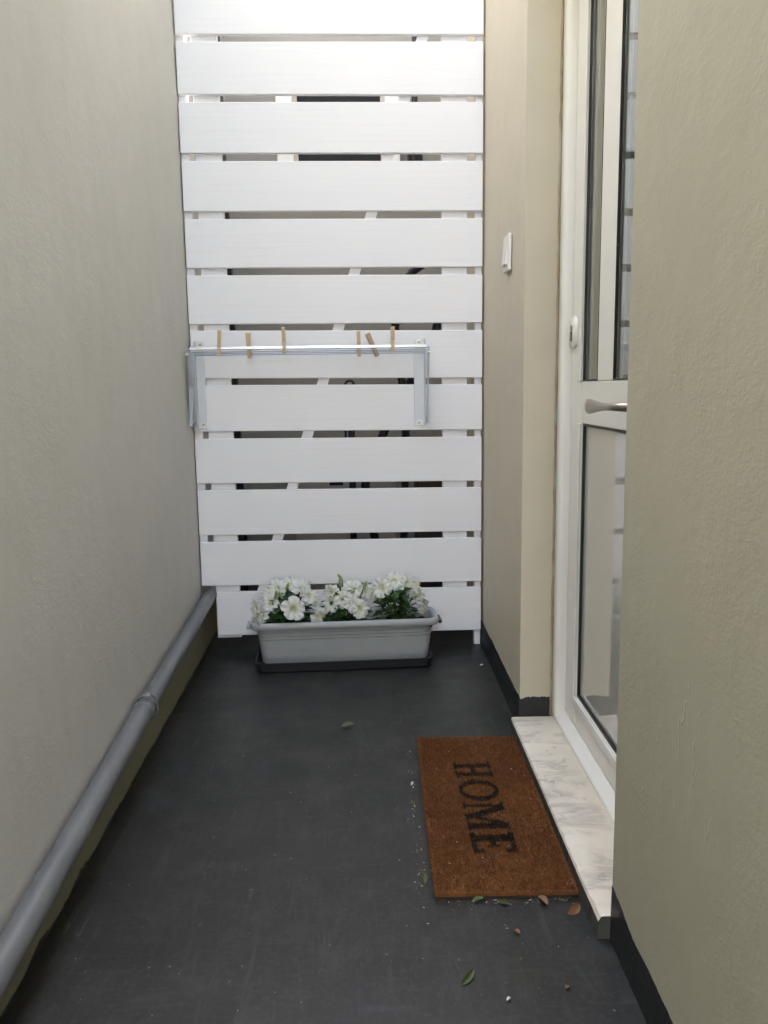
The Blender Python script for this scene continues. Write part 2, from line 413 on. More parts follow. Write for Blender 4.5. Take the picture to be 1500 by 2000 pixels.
def skirt_strip(name, p0, p1, n_out, h, mat, parent, jag=0.004, thick=0.0025, bottom=-0.002, seg=70, seed=0, hfun=None):
    """painted base strip with a hand-cut wavy top edge, on a vertical face from p0 to p1"""
    rnd = random.Random(seed); vs_, fs = [], []
    p0, p1, n_out = Vector(p0), Vector(p1), Vector(n_out)
    for i in range(seg + 1):
        t = i / seg; p = p0.lerp(p1, t)
        s = (p1 - p0).length * t
        top = (hfun(t) if hfun else h) + jag * (mnoise.noise(Vector((s * 9, seed, 0))) + 0.45 * mnoise.noise(Vector((s * 60, seed, 3))) + 0.3 * mnoise.noise(Vector((s * 190, seed, 7))))
        a = p + n_out * thick
        vs_ += [(p.x, p.y, top), (a.x, a.y, top - thick * .5), (a.x + n_out.x * .0015, a.y + n_out.y * .0015, bottom)]
    for i in range(seg):
        a = 3 * i
        fs += [(a, a + 3, a + 4, a + 1), (a + 1, a + 4, a + 5, a + 2)]
    fs += [(0, 1, 2), (3 * seg, 3 * seg + 2, 3 * seg + 1)]
    o = mesh_obj(name, vs_, fs, mat, parent)
    return smooth_by_angle(o, 50)

lw = thing('wall', 'long grey beige rendered wall on the left behind the grey drain pipe', 'wall', (0, 0, 0))
slab_wall('plaster', wall_x, -2.8, BACK_Y, LEFT_H, 0.2, -1, M['plaster_left'], lw)
skirt_strip('skirting', (wall_x(-2.8), -2.8, 0), (wall_x(3.9), 3.9, 0), (1, 0.018, 0), 0.012, M['skirting'], lw, jag=0.017, thick=0.002, seg=420, seed=3)

skirt_strip('base_band', (wall_x(-2.8), -2.8, 0), (wall_x(3.8), 3.8, 0), (1, 0.018, 0), 0.1, mat_base('olive_pipe_shade_band', (0.21, 0.20, 0.135), 0.8), lw, jag=0.004, thick=0.0012, seg=200, seed=8,  # olive base paint with the drain pipe's shade put into its colour
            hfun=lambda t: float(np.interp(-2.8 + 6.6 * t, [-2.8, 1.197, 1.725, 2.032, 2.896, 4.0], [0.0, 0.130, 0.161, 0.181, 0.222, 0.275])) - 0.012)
rw = thing('wall', 'beige rendered wall on the right with the recessed white door', 'wall', (0.425, 0, 0))
rx = lambda y: 0.0
def rfar(y): return 0.0 + 0.003 * max(0, (y - REV_Y)) / 0.8
DOOR_TOP = 2.16
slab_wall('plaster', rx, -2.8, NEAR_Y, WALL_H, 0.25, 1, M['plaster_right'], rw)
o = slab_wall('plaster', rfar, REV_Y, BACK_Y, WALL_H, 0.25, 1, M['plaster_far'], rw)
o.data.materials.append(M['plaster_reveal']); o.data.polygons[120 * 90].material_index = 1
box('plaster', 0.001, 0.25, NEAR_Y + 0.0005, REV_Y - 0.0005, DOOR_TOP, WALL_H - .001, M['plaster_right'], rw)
skirt_strip('skirting', (0, -2.8, 0), (0, NEAR_Y, 0), (-1, 0, 0), 0.088, M['skirting'], rw, jag=0.006, thick=0.0010, seg=700, seed=11,
            hfun=lambda t: 0.086 if t < 0.97 else 0.086 + (t - 0.97) * 0.7)
skirt_strip('skirting', (0.003, BACK_Y, 0), (0.0005, REV_Y, 0), (-1, 0, 0), 0.09, M['skirting'], rw, jag=0.006, thick=0.0010, seg=300, seed=12,
            hfun=lambda t: 0.082 + 0.018 * t)
skirt_strip('skirting', (-0.003, REV_Y, 0), (0.092, REV_Y, 0), (0, -1, 0), 0.098, M['skirting'], rw, jag=0.009, thick=0.0010, seg=60, seed=13, bottom=0.03)

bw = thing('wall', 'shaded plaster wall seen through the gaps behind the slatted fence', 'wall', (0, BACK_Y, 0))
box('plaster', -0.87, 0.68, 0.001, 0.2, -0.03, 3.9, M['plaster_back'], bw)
ew = thing('wall', 'unseen white wall added behind the viewer to bounce sunlight', 'wall', (0, -5.0, 0))  # unseen wall, added to throw sunlight onto the front of the fence
box('plaster', -5, 5, -0.2, 0, -0.03, 4.2, M['plaster_bounce'], ew)

# room behind the door
rv = [(0.68, 0.6, 0.0), (3.2, 0.6, 0.0), (3.2, 3.2, 0.0), (0.68, 3.2, 0.0), (0.68, 0.6, 2.5), (3.2, 0.6, 2.5), (3.2, 3.2, 2.5), (0.68, 3.2, 2.5)]
structure(mesh_obj('room', rv, [(0, 1, 2, 3), (4, 7, 6, 5), (0, 4, 5, 1), (1, 5, 6, 2), (2, 6, 7, 3)], M['room']))

# ------------------------------------------------------------------ marble door sill
sill = thing('door_sill', 'veined white marble slab forming the step of the door, chipped along its front', 'sill', (0.398, 0, 0))
def make_sill():
    L0, L1, n = 1.352, 2.262, 90; zt = 0.045
    vs_, fs, mi = [], [], []
    rnd = random.Random(5)
    for i in range(n + 1):
        y = L0 + (L1 - L0) * i / n
        chip = max(0, mnoise.noise(Vector((y * 34, 1, 0))) - 0.1) * 0.011
        chip += 0.004 * max(0, (1.45 - y) / 0.1)
        jz = 0.0008 * mnoise.noise(Vector((y * 20, 4, 0)))
        vs_ += [(0.0 + 0.3 * chip, y, -0.002), (0.0005 + 0.6 * chip, y, zt - 0.006 - chip), (0.003 + 1.2 * chip, y, zt - 0.001 + jz), (0.008 + chip, y, zt), (0.17, y, zt), (0.17, y, -0.002)]
    for i in range(n):
        a = 6 * i
        for k in range(5):
            fs.append((a + k, a + k + 1, a + k + 7, a + k + 6)); mi.append(1 if k == 0 else 0)
    fs += [tuple(range(6))[::-1], tuple(6 * n + k for k in range(6))]; mi += [1, 1]
    o = mesh_obj('slab', vs_, fs, None, sill, mats=[M['marble'], M['marble_edge']], mi=mi)
    # overpainted edge along the chipped front
    return o
make_sill()

# ------------------------------------------------------------------ door
door = thing('door', 'white glazed door with steel lever handle in the recess above the marble sill', 'door', (0.517, 0, 0.045))
def dbox(name, x0, x1, y0, y1, z0, z1, mat, parent=door, bev=0.003):
    return box(name, x0 - 0.517, x1 - 0.517, y0, y1, z0 - 0.045, z1 - 0.045, mat, parent, bev, 3)
FZ = 2.15
frame = dbox('frame', 0.517, 0.600, 2.225, REV_Y - 0.004, 0.046, FZ, M['pvc'], bev=0.011)
dbox('frame', 0.517, 0.600, NEAR_Y + 0.004, 1.42, 0.046, FZ, M['pvc'], bev=0.011)
dbox('frame', 0.517, 0.600, 1.421, 2.224, FZ - 0.07, FZ, M['pvc'], bev=0.008)
# threshold: sloped profile between the posts, running in front of them
def prism(name, prof, y0, y1, mat, parent):
    n = len(prof); vs_ = [(x - .517, y0, z - .045) for x, z in prof] + [(x - .517, y1, z - .045) for x, z in prof]
    fs = [tuple(range(n)), tuple(range(2 * n - 1, n - 1, -1))] + [(k, k + n, (k + 1) % n + n, (k + 1) % n) for k in range(n)]
    o = mesh_obj(name, vs_, fs, mat, parent)
    bm = bmesh.new(); bm.from_mesh(o.data); bmesh.ops.recalc_face_normals(bm, faces=bm.faces)
    bmesh.ops.bevel(bm, geom=[e for e in bm.edges if abs(e.verts[0].co.y - e.verts[1].co.y) > .1], offset=0.0025, segments=2, affect='EDGES')
    bm.to_mesh(o.data); bm.free(); return smooth_by_angle(o, 40)
prism('threshold', [(0.522, 0.0455), (0.520, 0.054), (0.548, 0.078), (0.60, 0.078), (0.60, 0.0455)], 1.423, 2.2235, M['pvc'], door)
# sash (opening leaf) rails and stiles, faces at x = 0.547
SX, SY0, SY1 = 0.545, 1.425, 2.2
sash = dbox('sash', SX, SX + 0.05, 2.108, 2.2205, 0.0805, FZ - 0.072, M['pvc'], bev=0.004)
dbox('sash', SX, SX + 0.05, SY0, 1.515, 0.0805, FZ - 0.072, M['pvc'], bev=0.004)
dbox('sash', SX + .0005, SX + 0.05, 1.5155, 2.1075, 0.081, 0.165, M['pvc'], bev=0.004)
dbox('sash', SX + .0005, SX + 0.05, 1.5155, 2.1075, FZ - 0.16, FZ - 0.073, M['pvc'], bev=0.004)
dbox('middle_rail', SX + .001, SX + 0.05, 1.5155, 2.1075, 0.901, 1.007, M['pvc'], bev=0.002)
dbox('mullion', SX + .001, SX + 0.05, 1.848, 1.972, 1.0075, FZ - 0.1605, M['pvc'], bev=0.003)
# dark joint between frame and sash
dbox('seal', SX + 0.006, SX + 0.03, 2.2208, 2.2246, 0.082, FZ - 0.072, M['rubber'], bev=0)
def gasket(y0, y1, z0, z1, w=0.004, gx=SX + 0.0012, dp=0.0065):
    bm = bmesh.new(); o = 0.517
    X0, X1 = gx - o, gx + dp - o; Z0, Z1 = z0 - .045, z1 - .045
    add_box(bm, X0, X1, y1 - w, y1, Z0, Z1); add_box(bm, X0, X1, y0, y0 + w, Z0, Z1)
    add_box(bm, X0, X1, y0 + w, y1 - w, Z0, Z0 + w); add_box(bm, X0, X1, y0 + w, y1 - w, Z1 - w, Z1)
    bm_obj('gasket', bm, M['rubber'], door)
def pane(y0, y1, z0, z1):
    for dx in (-0.006, 0.014):
        box('pane', SX + 0.014 + dx - .517, SX + 0.018 + dx - .517, y0 + 0.001, y1 - 0.001, z0 - .044, z1 - .046, M['glass'], door)
for (a, b) in ((1.973, 2.107), (1.516, 1.847)):
    gasket(a, b, 1.008, FZ - 0.161); pane(a - .0005, b + .0005, 1.0075, FZ - 0.1605)
gasket(1.516, 2.107, 0.1655, 0.9005, w=0.006, gx=SX + .0045, dp=.025)
dbox('lower_panel', SX + 0.011, SX + 0.03, 1.5235, 2.0995, 0.173, 0.893, M['pvc_panel'], bev=0)
# raised glazing beads round the lower panel
dbox('bead', SX - 0.006, SX - 0.0001, 1.517, 2.112, 0.141, 0.1652, M['pvc'], bev=0.0028)
dbox('bead', SX - 0.006, SX - 0.0001, 2.1082, 2.130, 0.1655, 0.90, M['pvc'], bev=0.0028)
dbox('bead', SX - 0.006, SX - 0.0001, 2.1082, 2.130, 1.008, 1.985, M['pvc'], bev=0.0028)
# handle
lev = [(0.500, 1.866), (0.496, 1.858), (0.491, 1.84), (0.487, 1.81), (0.484, 1.775), (0.482, 1.73), (0.480, 1.68), (0.480, 1.63), (0.484, 1.60), (0.498, 1.582), (0.520, 1.578), (0.5445, 1.578)]
rz_ = [0.002, 0.013, 0.0165, 0.0165, 0.0145, 0.0105, 0.008, 0.0075, 0.008, 0.009, 0.009, 0.009]
rx_ = [0.002, 0.006, 0.008, 0.0085, 0.0085, 0.008, 0.008, 0.008, 0.009, 0.009, 0.009, 0.009]
handle_root = None
def make_handle():
    rings = []
    n = 16
    for i, (x, y) in enumerate(lev):
        a = Vector(lev[max(i - 1, 0)]); b = Vector(lev[min(i + 1, len(lev) - 1)]); t = (b - a).normalized(); nrm = Vector((-t.y, t.x))
        z = 0.951 + 0.004 * min(1, (1.866 - y) / 0.25)
        rings.append([(x + nrm.x * rx_[i] * math.cos(q) - .517, y + nrm.y * rx_[i] * math.cos(q), z + rz_[i] * math.sin(q) - .045) for q in [2 * math.pi * k / n for k in range(n)]])
    return loft('handle', rings, M['steel'], door, smooth=60)
hd = make_handle()
dbox('handle_plate', SX - 0.008, SX + 0.0005, 1.555, 1.60, 0.86, 1.04, M['steel'], bev=0.004)
# oval lock plate at the joint
def oval_plate(name, cx, cy, cz, hw, hh, thick, mat, parent):
    n = 28; rings = []
    def ring(s, dx): return [(cx - dx - .517, cy + s * hw * (abs(math.cos(a)) ** 0.9) * (1 if math.cos(a) > 0 else -1), cz + s * hh * (abs(math.sin(a)) ** 0.8) * (1 if math.sin(a) > 0 else -1) - .045) for a in [2 * math.pi * k / n for k in range(n)]]
    rings = [ring(1, 0), ring(1, thick * .6), ring(.88, thick)]
    return loft(name, rings, mat, parent, smooth=50)
lp = oval_plate('lock_plate', 0.5445, 2.189, 1.135, 0.030, 0.041, 0.009, M['pvc'], door)
tube('lock_cylinder', [(0.5356 - .517, 2.188, 1.146 - .045), (0.5325 - .517, 2.188, 1.146 - .045)], 0.0075, M['steel'], door, 14)
box('key_slot', 0.5325 - .517, 0.5354 - .517, 2.184, 2.192, 1.112 - .045, 1.138 - .045, M['dark_metal'], door, 0.0012)
# sealant bead between render and frame
bm = bmesh.new()
pts = [(0.5155 - .517 + 0.0015 * mnoise.noise(Vector((z * 25, 0, 0))), REV_Y - 0.002, z - .045) for z in [0.046 + 2.1 * i / 160 for i in range(161)]]
add_tube(bm, pts, [0.0034 + 0.0018 * mnoise.noise(Vector((i * .35, 2, 0))) for i in range(161)], 8)
smooth_by_angle(bm_obj('sealant', bm, M['sealant'], door), 60)

# ------------------------------------------------------------------ light switch
sw = thing('light_switch', 'white rocker light switch on the right wall beside the slatted fence', 'light switch', (0.424, 2.515, 1.387))
box('plate', -0.0105, -0.0002, -0.045, 0.045, -0.052, 0.052, M['switch'], sw, 0.003, 3)
bm = bmesh.new()
for (y0, y1) in ((-0.030, 0.030),):
    pr = [(-0.0106, -0.034), (-0.0175, -0.032), (-0.0145, 0.0), (-0.0122, 0.034), (-0.0106, 0.034)]
    a = [bm.verts.new((x, y0, z)) for x, z in pr]; b = [bm.verts.new((x, y1, z)) for x, z in pr]
    n = len(pr); bm.faces.new(a); bm.faces.new(b[::-1])
    for k in range(n): bm.faces.new((a[k], b[k], b[(k + 1) % n], a[(k + 1) % n]))
bmesh.ops.recalc_face_normals(bm, faces=bm.faces)
bm_obj('rocker', bm, M['switch'], sw)

# ------------------------------------------------------------------ slatted fence
FANG = math.atan(0.033)
fence = thing('fence', 'tall white slatted timber screen closing the end of the passage', 'fence', (0, 3.05, 0), FANG)
slats = [(2.594, 2.597, 2.762, 2.766), (2.400, 2.403, 2.568, 2.572), (2.205, 2.210, 2.375, 2.378), (2.011, 2.012, 2.180, 2.187), (1.818, 1.818, 1.986, 1.989), (1.623, 1.622, 1.792, 1.792),
         (1.429, 1.427, 1.597, 1.596), (1.233, 1.229, 1.404, 1.400), (1.041, 1.030, 1.211, 1.202), (0.849, 0.838, 1.017, 1.006),
         (0.656, 0.646, 0.821, 0.812), (0.461, 0.454, 0.630, 0.621), (0.267, 0.258, 0.434, 0.428), (0.072, 0.065, 0.241, 0.234)]
for i, (bl, br, tl, tr) in enumerate(slats):
    x0, x1 = (-0.644, 0.4215) if i < len(slats) - 1 else (-0.591, 0.4205)
    rnd = random.Random(i); d0 = rnd.uniform(-.0012, .0012); x0 += rnd.uniform(0, .002); x1 -= rnd.uniform(0, .002)
    bm = bmesh.new(); add_box(bm, x0, x1, 0, 0.020, 0, 1)
    for v in bm.verts:
        u = (v.co.x + 0.644) / 1.066
        v.co.z = (bl + (br - bl) * u) if v.co.z < .5 else (tl + (tr - tl) * u)
        v.co.y += d0
    bmesh.ops.bevel(bm, geom=list(bm.edges), offset=0.0028, segments=3, profile=.5, affect='EDGES')
    cz = (bl + tl) / 2
    for v in bm.verts: v.co.z -= cz
    o = bm_obj('slat', bm, M['wood_white'], fence); o.location = (0, 0, cz)
def batten(x0, x1, z0, z1, y0=0.0215, y1=0.045): return box('batten', x0, x1, y0, y1, z0, z1, M['wood_white'], fence, 0.002)
batten(-0.595, -0.504, 0.056, 2.77); batten(0.275, 0.367, 0.075, 2.77)
batten(-0.645, -0.616, 0.262, 2.77); batten(0.396, 0.4205, 0.0005, 2.77, 0.0215, 0.05)
p0, p1 = Vector((0.258, 2.36)), Vector((-0.43, 0.20))
bm = bmesh.new()
w = 0.020
vs8 = [bm.verts.new((x, y, z)) for (x, z) in ((p0.x - w, p0.y), (p0.x + w, p0.y), (p1.x + w, p1.y), (p1.x - w, p1.y)) for y in (0.0218, 0.040)]
for f in ((0, 2, 4, 6), (1, 7, 5, 3), (0, 1, 3, 2), (2, 3, 5, 4), (4, 5, 7, 6), (6, 7, 1, 0)): bm.faces.new([vs8[k] for k in f])
bmesh.ops.recalc_face_normals(bm, faces=bm.faces)
bm_obj('brace', bm, M['wood_white'], fence)
# screw heads where battens hold slats
scr = mesh_obj('screw', [(0.004 * math.cos(a), 0, 0.004 * math.sin(a)) for a in [2 * math.pi * k / 12 for k in range(12)]] +
               [(0.003 * math.cos(a), -0.0008, 0.003 * math.sin(a)) for a in [2 * math.pi * k / 12 for k in range(12)]],
               [(k, (k + 1) % 12, 12 + (k + 1) % 12, 12 + k) for k in range(12)] + [tuple(range(23, 11, -1))], M['wood_white'], fence)
scr.location = (-0.53, 0.0212, 1.226)

# ------------------------------------------------------------------ things behind the fence
win = thing('window', 'white framed window with dark pane high up behind the slatted fence', 'window', (-0.13, BACK_Y - 0.001, 2.22))
for (x0, x1, z0, z1) in ((-0.29, -0.21, -0.27, 0.27), (0.228, 0.30, -0.27, 0.27)): box('frame', x0, x1, -0.06, 0, z0, z1, M['pvc'], win, 0.004)
for (z0, z1) in ((-0.27, -0.20), (0.20, 0.27)): box('frame', -0.2095, 0.2275, -0.06, 0, z0, z1, M['pvc'], win, 0.004)
box('sash', -0.2095, -0.19, -0.045, -0.001, -0.199, 0.199, M['appliance'], win); box('sash', 0.208, 0.2275, -0.045, -0.001, -0.199, 0.199, M['appliance'], win)
box('pane', -0.1895, 0.2075, -0.02, -0.002, -0.199, 0.199, M['pane_dark'], win)
pst = box('post', -0.018, 0.018, -0.018, 0.018, 0, 2.45, M['hose'], None, 0.003); pst.location = (-0.568, 3.6, 0.0); pst.rotation_euler = (0, R(-0.8), 0)
tag(pst, 'dark vertical post behind the left end of the slatted fence', 'post')
def corrugated(name, pts, r, label, group=None, n=9, ridge=0.008):
    pts = [Vector(p) for p in pts]
    # Catmull-Rom resample
    out = []
    P = [pts[0]] + pts + [pts[-1]]
    for i in range(1, len(P) - 2):
        L = (P[i + 1] - P[i]).length; m = max(2, int(L / ridge))
        for k in range(m):
            t = k / m
            out.append(0.5 * ((2 * P[i]) + (-P[i - 1] + P[i + 1]) * t + (2 * P[i - 1] - 5 * P[i] + 4 * P[i + 1] - P[i + 2]) * t * t + (-P[i - 1] + 3 * P[i] - 3 * P[i + 1] + P[i + 2]) * t ** 3))
    out.append(pts[-1])
    rr = [r * (1.0 if k % 2 else 0.86) for k in range(len(out))]
    o = tube(name, out, rr, M['hose'], None, n)
    return tag(o, label, 'hose', group)
G = 'black hoses and pipes behind the slatted fence'
corrugated('hose', [(0.27, 3.35, 1.50), (0.21, 3.35, 1.47), (0.165, 3.35, 1.43), (0.128, 3.35, 1.33), (0.110, 3.35, 1.235), (0.118, 3.35, 1.12), (0.135, 3.35, 1.02), (0.148, 3.35, 0.81), (0.14, 3.36, 0.5), (0.13, 3.40, 0.02)], 0.018,
           'black corrugated hose arching up to the right behind the fence', G)
corrugated('hose', [(0.33, 3.40, 1.40), (0.297, 3.40, 1.30), (0.276, 3.40, 1.22), (0.235, 3.40, 1.13), (0.19, 3.40, 1.05), (0.12, 3.40, 0.93), (0.062, 3.40, 0.82), (0.02, 3.4, 0.70), (-0.02, 3.4, 0.60), (0.0, 3.40, 0.45), (0.04, 3.42, 0.25), (0.06, 3.45, 0.02)], 0.020,
           'black corrugated hose slanting down to the left behind the fence', G)
loop = [(-0.096, 3.32, 0.80), (-0.096, 3.32, 0.98)] + [(-0.076 + 0.020 * math.cos(R(a)), 3.32, 1.0 + 0.028 * math.sin(R(a))) for a in range(170, 5, -20)] + [(-0.056, 3.32, 0.98), (-0.05, 3.33, 0.9)]
tag(tube('cable', loop, 0.005, M['hose'], None, 8), 'thin black cable bent into a small loop behind the fence', 'cable', G)
tag(tube('pipe', [(-0.073, 3.38, 0.001), (-0.073, 3.38, 0.5), (-0.073, 3.38, 0.9)], 0.0145, M['hose'], None, 12), 'upright black pipe behind the middle of the fence', 'pipe', G)
pv = tube('vent_pipe', [(0.245, 4.1, 2.9), (0.24, 4.1, 2.4), (0.238, 4.1, 2.15), (0.238, 4.1, 2.14), (0.238, 4.1, 2.0), (0.238, 4.1, 1.98), (0.238, 4.16, 1.95), (0.238, 4.2, 1.95)], [0.014, 0.014, 0.014, 0.037, 0.037, 0.02, 0.015, 0.015], M['hose'], None, 14)
tag(pv, 'short black vent pipe on the back wall right of the small window', 'pipe', G)
ap = thing('appliance', 'off white metal box standing behind the fence among the hoses', 'appliance', (-0.10, 3.75, 0))
box('cabinet', -0.235, 0.21, -0.15, 0.15, 0.10, 0.70, M['appliance'], ap, 0.01, 3)
box('foot', -0.22, -0.16, -0.13, 0.13, 0.0005, 0.0995, M['rubber'], ap); box('foot', 0.14, 0.20, -0.13, 0.13, 0.0005, 0.0995, M['rubber'], ap)
box('badge', -0.08, -0.02, -0.1515, -0.1502, 0.575, 0.590, M['dark_metal'], ap)
bx = box('crate', -0.09, 0.09, -0.12, 0.12, 0, 0.74, mat_base('brown_board', (0.10, 0.07, 0.05), 0.7), None, 0.004); bx.location = (0.30, 3.78, 0.0005)
tag(bx, 'dark box standing at the right behind the fence', 'box')

# ------------------------------------------------------------------ drain pipe along the left wall
dp = thing('drain_pipe', 'grey plastic drain pipe running low along the left wall', 'pipe', (0, 0, 0))
def paxis(y):
    z = np.interp(y, [-2.8, 1.197, 1.725, 2.032, 2.896, 4.0], [0.0, 0.130, 0.161, 0.181, 0.222, 0.275])
    return Vector((wall_x(y) + 0.033, y, float(z)))
JY = 2.03
tube('pipe_section', [paxis(-2.8 + (JY + 2.8) * i / 24) for i in range(25)], 0.0255, M['pipe'], dp, 28)
tube('pipe_section', [paxis(JY - 0.02 + (4.0 - JY) * i / 16) for i in range(17)], 0.0236, M['pipe'], dp, 28)
d = (paxis(2.1) - paxis(2.0)).normalized(); c0 = paxis(JY)
tube('coupling', [c0 - d * .014, c0 - d * .012, c0 - d * .002, c0, c0 + d * .010, c0 + d * .012], [0.0257, 0.0292, 0.0292, 0.0268, 0.0268, 0.0242], M['pipe'], dp, 28)
# clamp: ring, two ears with bolts, wall stud
cc = paxis(JY + 0.045)
bm = bmesh.new()
for k in range(24):
    pass
up = Vector((0, 0, 1)); side = d.cross(up).normalized(); up2 = side.cross(d)
ringp = [cc + (side * math.cos(a) + up2 * math.sin(a)) * 0.0260 for a in [2 * math.pi * k / 24 for k in range(25)]]
add_tube(bm, ringp, 0.0028, 8)
ringp = [cc - d * 0.026 + (side * math.cos(a) + up2 * math.sin(a)) * 0.0315 for a in [2 * math.pi * k / 24 for k in range(25)]]
add_tube(bm, ringp, 0.0032, 8)
clamp = smooth_by_angle(bm_obj('clamp', bm, M['pipe'], dp), 60)
for sgn in (1, -1):
    e = cc - d * 0.026 + up2 * sgn * 0.033 + side * 0.006 * sgn
    bm = bmesh.new(); add_tube(bm, [e - d * .010, e + d * .010], 0.006, 8); add_tube(bm, [e - side * .009, e + side * .009], 0.0038, 6)
    smooth_by_angle(bm_obj('bolt', bm, M['galv_dull'], clamp), 50)
tube('stud', [cc - d * .026 - up2 * .03, Vector((wall_x(cc.y) - 0.002, cc.y - .02, cc.z - 0.045))], 0.005, M['pipe'], dp, 8)

# ------------------------------------------------------------------ wall mounted clothes airer on the fence
air = thing('clothes_airer', 'folded aluminium clothes airer screwed to the white slatted fence', 'clothes airer', (0, 3.05, 0), FANG)
rods = [(-0.117, 1.1415), (-0.090, 1.1310), (-0.062, 1.1265), (-0.034, 1.1225)]
o = box('rail', -0.626, 0.208, -0.121, -0.113, 1.1355, 1.1475, M['galv'], air, 0.0028, 3)
for (y, z) in rods[1:]:
    tube('rail', [(-0.622, y, z), (0.204, y, z)], 0.0027, M['galv_dull'], air, 12)
def bracket(xa, xb, flange_x, s):
    bm = bmesh.new()
    add_box(bm, xa, xb, -0.0035, -0.0012, 0.856, 1.172, 0.0008, 1)
    add_box(bm, flange_x - 0.0012, flange_x + 0.0012, -0.022, -0.0012, 0.862, 1.172)
    br = bm_obj('bracket', bm, M['enamel'], air)
    return br
bl_ = bracket(-0.624, -0.594, -0.6255, 1); br_ = bracket(0.168, 0.206, 0.2075, -1)
def airer_screw(x, z, par):
    bm = bmesh.new()
    add_tube(bm, [(x, -0.0036, z), (x, -0.0052, z)], [0.0105, 0.0098], 18)
    o = smooth_by_angle(bm_obj('washer', bm, M['galv'], par), 50)
    bm = bmesh.new(); add_tube(bm, [(x, -0.0053, z), (x, -0.0075, z)], [0.0052, 0.0035], 12)
    bm_obj('screw', bm, M['steel'], par)
for x, z, p in ((-0.606, 1.161, bl_), (-0.607, 0.873, bl_), (0.186, 1.161, br_), (0.187, 0.869, br_)): airer_screw(x, z, p)
# folded scissor arms: pairs of flat bars, each leaning a little
for sx, xs in ((-1, (-0.6295, -0.6325, -0.6355)), (1, (0.2105, 0.2135))):
    for k, x in enumerate(xs):
        bm = bmesh.new()
        for (ya, yb, za, zb) in (((-0.020 - .012 * k, -0.112, 0.868 + .005 * k, 1.14), (-0.112, -0.028 - .014 * k, 0.872, 1.132)))[:2]:
            ax, bx_ = Vector((x, ya, za)), Vector((x, yb, zb)); t = (bx_ - ax).normalized(); nn = Vector((0, -t.z, t.y)) * 0.007
            q = [bm.verts.new(p + Vector((dx, 0, 0))) for p in (ax - nn, ax + nn, bx_ + nn, bx_ - nn) for dx in (-.0009, .0009)]
            for f in ((0, 2, 4, 6), (1, 7, 5, 3), (0, 1, 3, 2), (2, 3, 5, 4), (4, 5, 7, 6), (6, 7, 1, 0)): bm.faces.new([q[j] for j in f])
        bmesh.ops.recalc_face_normals(bm, faces=bm.faces)
        a_ = bm_obj('arm', bm, M['enamel'], air)
    for (y, z) in ((-0.066, 1.0), (-0.1, 0.885), (-0.035, 0.89), (-0.117, 1.12)):
        x = xs[-1]; bm = bmesh.new(); add_tube(bm, [(min(xs) - .0025, y, z), (max(xs) + .0025, y, z)], 0.0045, 10)
        smooth_by_angle(bm_obj('rivet', bm, M['galv'], air), 50)

# ------------------------------------------------------------------ clothes pegs
def peg_leg(side):
    # profile in (y,z); z=0 at the gripped rod, tip at -0.022, tail at +0.062
    s = side
    P = [(0.0012, -0.026), (0.0062, -0.024), (0.0075, -0.012), (0.0075, 0.010), (0.0062, 0.016), (0.0078, 0.020), (0.0120, 0.060), (0.0095, 0.062), (0.0045, 0.030), (0.0010, 0.018), (0.0032, 0.006), (0.0058, 0.001), (0.0030, -0.006), (0.0006, -0.012)]
    bm = bmesh.new(); W = 0.0062; n = len(P)
    a = [bm.verts.new((-W, s * y, z)) for y, z in P]; b = [bm.verts.new((W, s * y, z)) for y, z in P]
    bm.faces.new(a); bm.faces.new(b[::-1])
    for k in range(n): bm.faces.new((a[k], b[k], b[(k + 1) % n], a[(k + 1) % n]))
    bmesh.ops.recalc_face_normals(bm, faces=bm.faces)
    return bm
peg_leg_f = peg_leg_b = spring_me = None
def make_peg(label, x, rod, tilt, dz, mat, rz=0.0):
    global peg_leg_f, peg_leg_b, spring_me
    y, z = rods[rod]
    o = thing('clothes_peg', label, 'clothes peg', (0, 0, 0), 0, 'wooden clothes pegs on the airer')
    o.matrix_world = Matrix.Translation((0, 3.05, 0)) @ Matrix.Rotation(FANG, 4, 'Z') @ Matrix.Translation((x, y, z + dz)) @ Matrix.Rotation(tilt, 4, 'Y') @ Matrix.Rotation(rz, 4, 'Z')
    for s in (-1, 1):
        bm_obj('prong', peg_leg(s), mat, o)
    bm = bmesh.new()
    pts = []
    for k in range(60):
        a = 2 * math.pi * k / 12; pts.append((-0.0068 + 0.0136 * k / 59, 0.0032 * math.cos(a), 0.0135 + 0.0032 * math.sin(a)))
    add_tube(bm, pts, 0.0009, 6)
    for s in (-1, 1):
        add_tube(bm, [(s * 0.0070, 0, 0.0135), (s * 0.0070, -s * 0.0082, 0.0), (0, -s * 0.0084, -0.001), (-s * 0.004, -s * 0.0084, -0.001)], 0.0009, 6)
    smooth_by_angle(bm_obj('spring', bm, M['galv'], o), 60)
    return o
make_peg('pale wooden clothes peg nearest the left wall on the airer rail', -0.523, 0, R(4), 0.0, M['peg'], 0.2)
make_peg('weathered greyish clothes peg clipped behind the front rail, second from the left', -0.422, 1, R(-2), 0.002, M['peg'], -0.15)
make_peg('tall wooden clothes peg third from the left, alone near the middle of the rail', -0.297, 0, R(-1), 0.008, M['peg'], 0.1)
make_peg('upright wooden clothes peg just left of the leaning peg', -0.035, 1, R(-1), 0.004, M['peg'], 0)
make_peg('wooden clothes peg leaning strongly to the left on the airer rail', 0.020, 1, R(-24), 0.001, M['peg_dark'], 0.3)
make_peg('wooden clothes peg farthest right, above the right part of the airer rail', 0.083, 0, R(0.5), 0.006, M['peg'], 0.05)

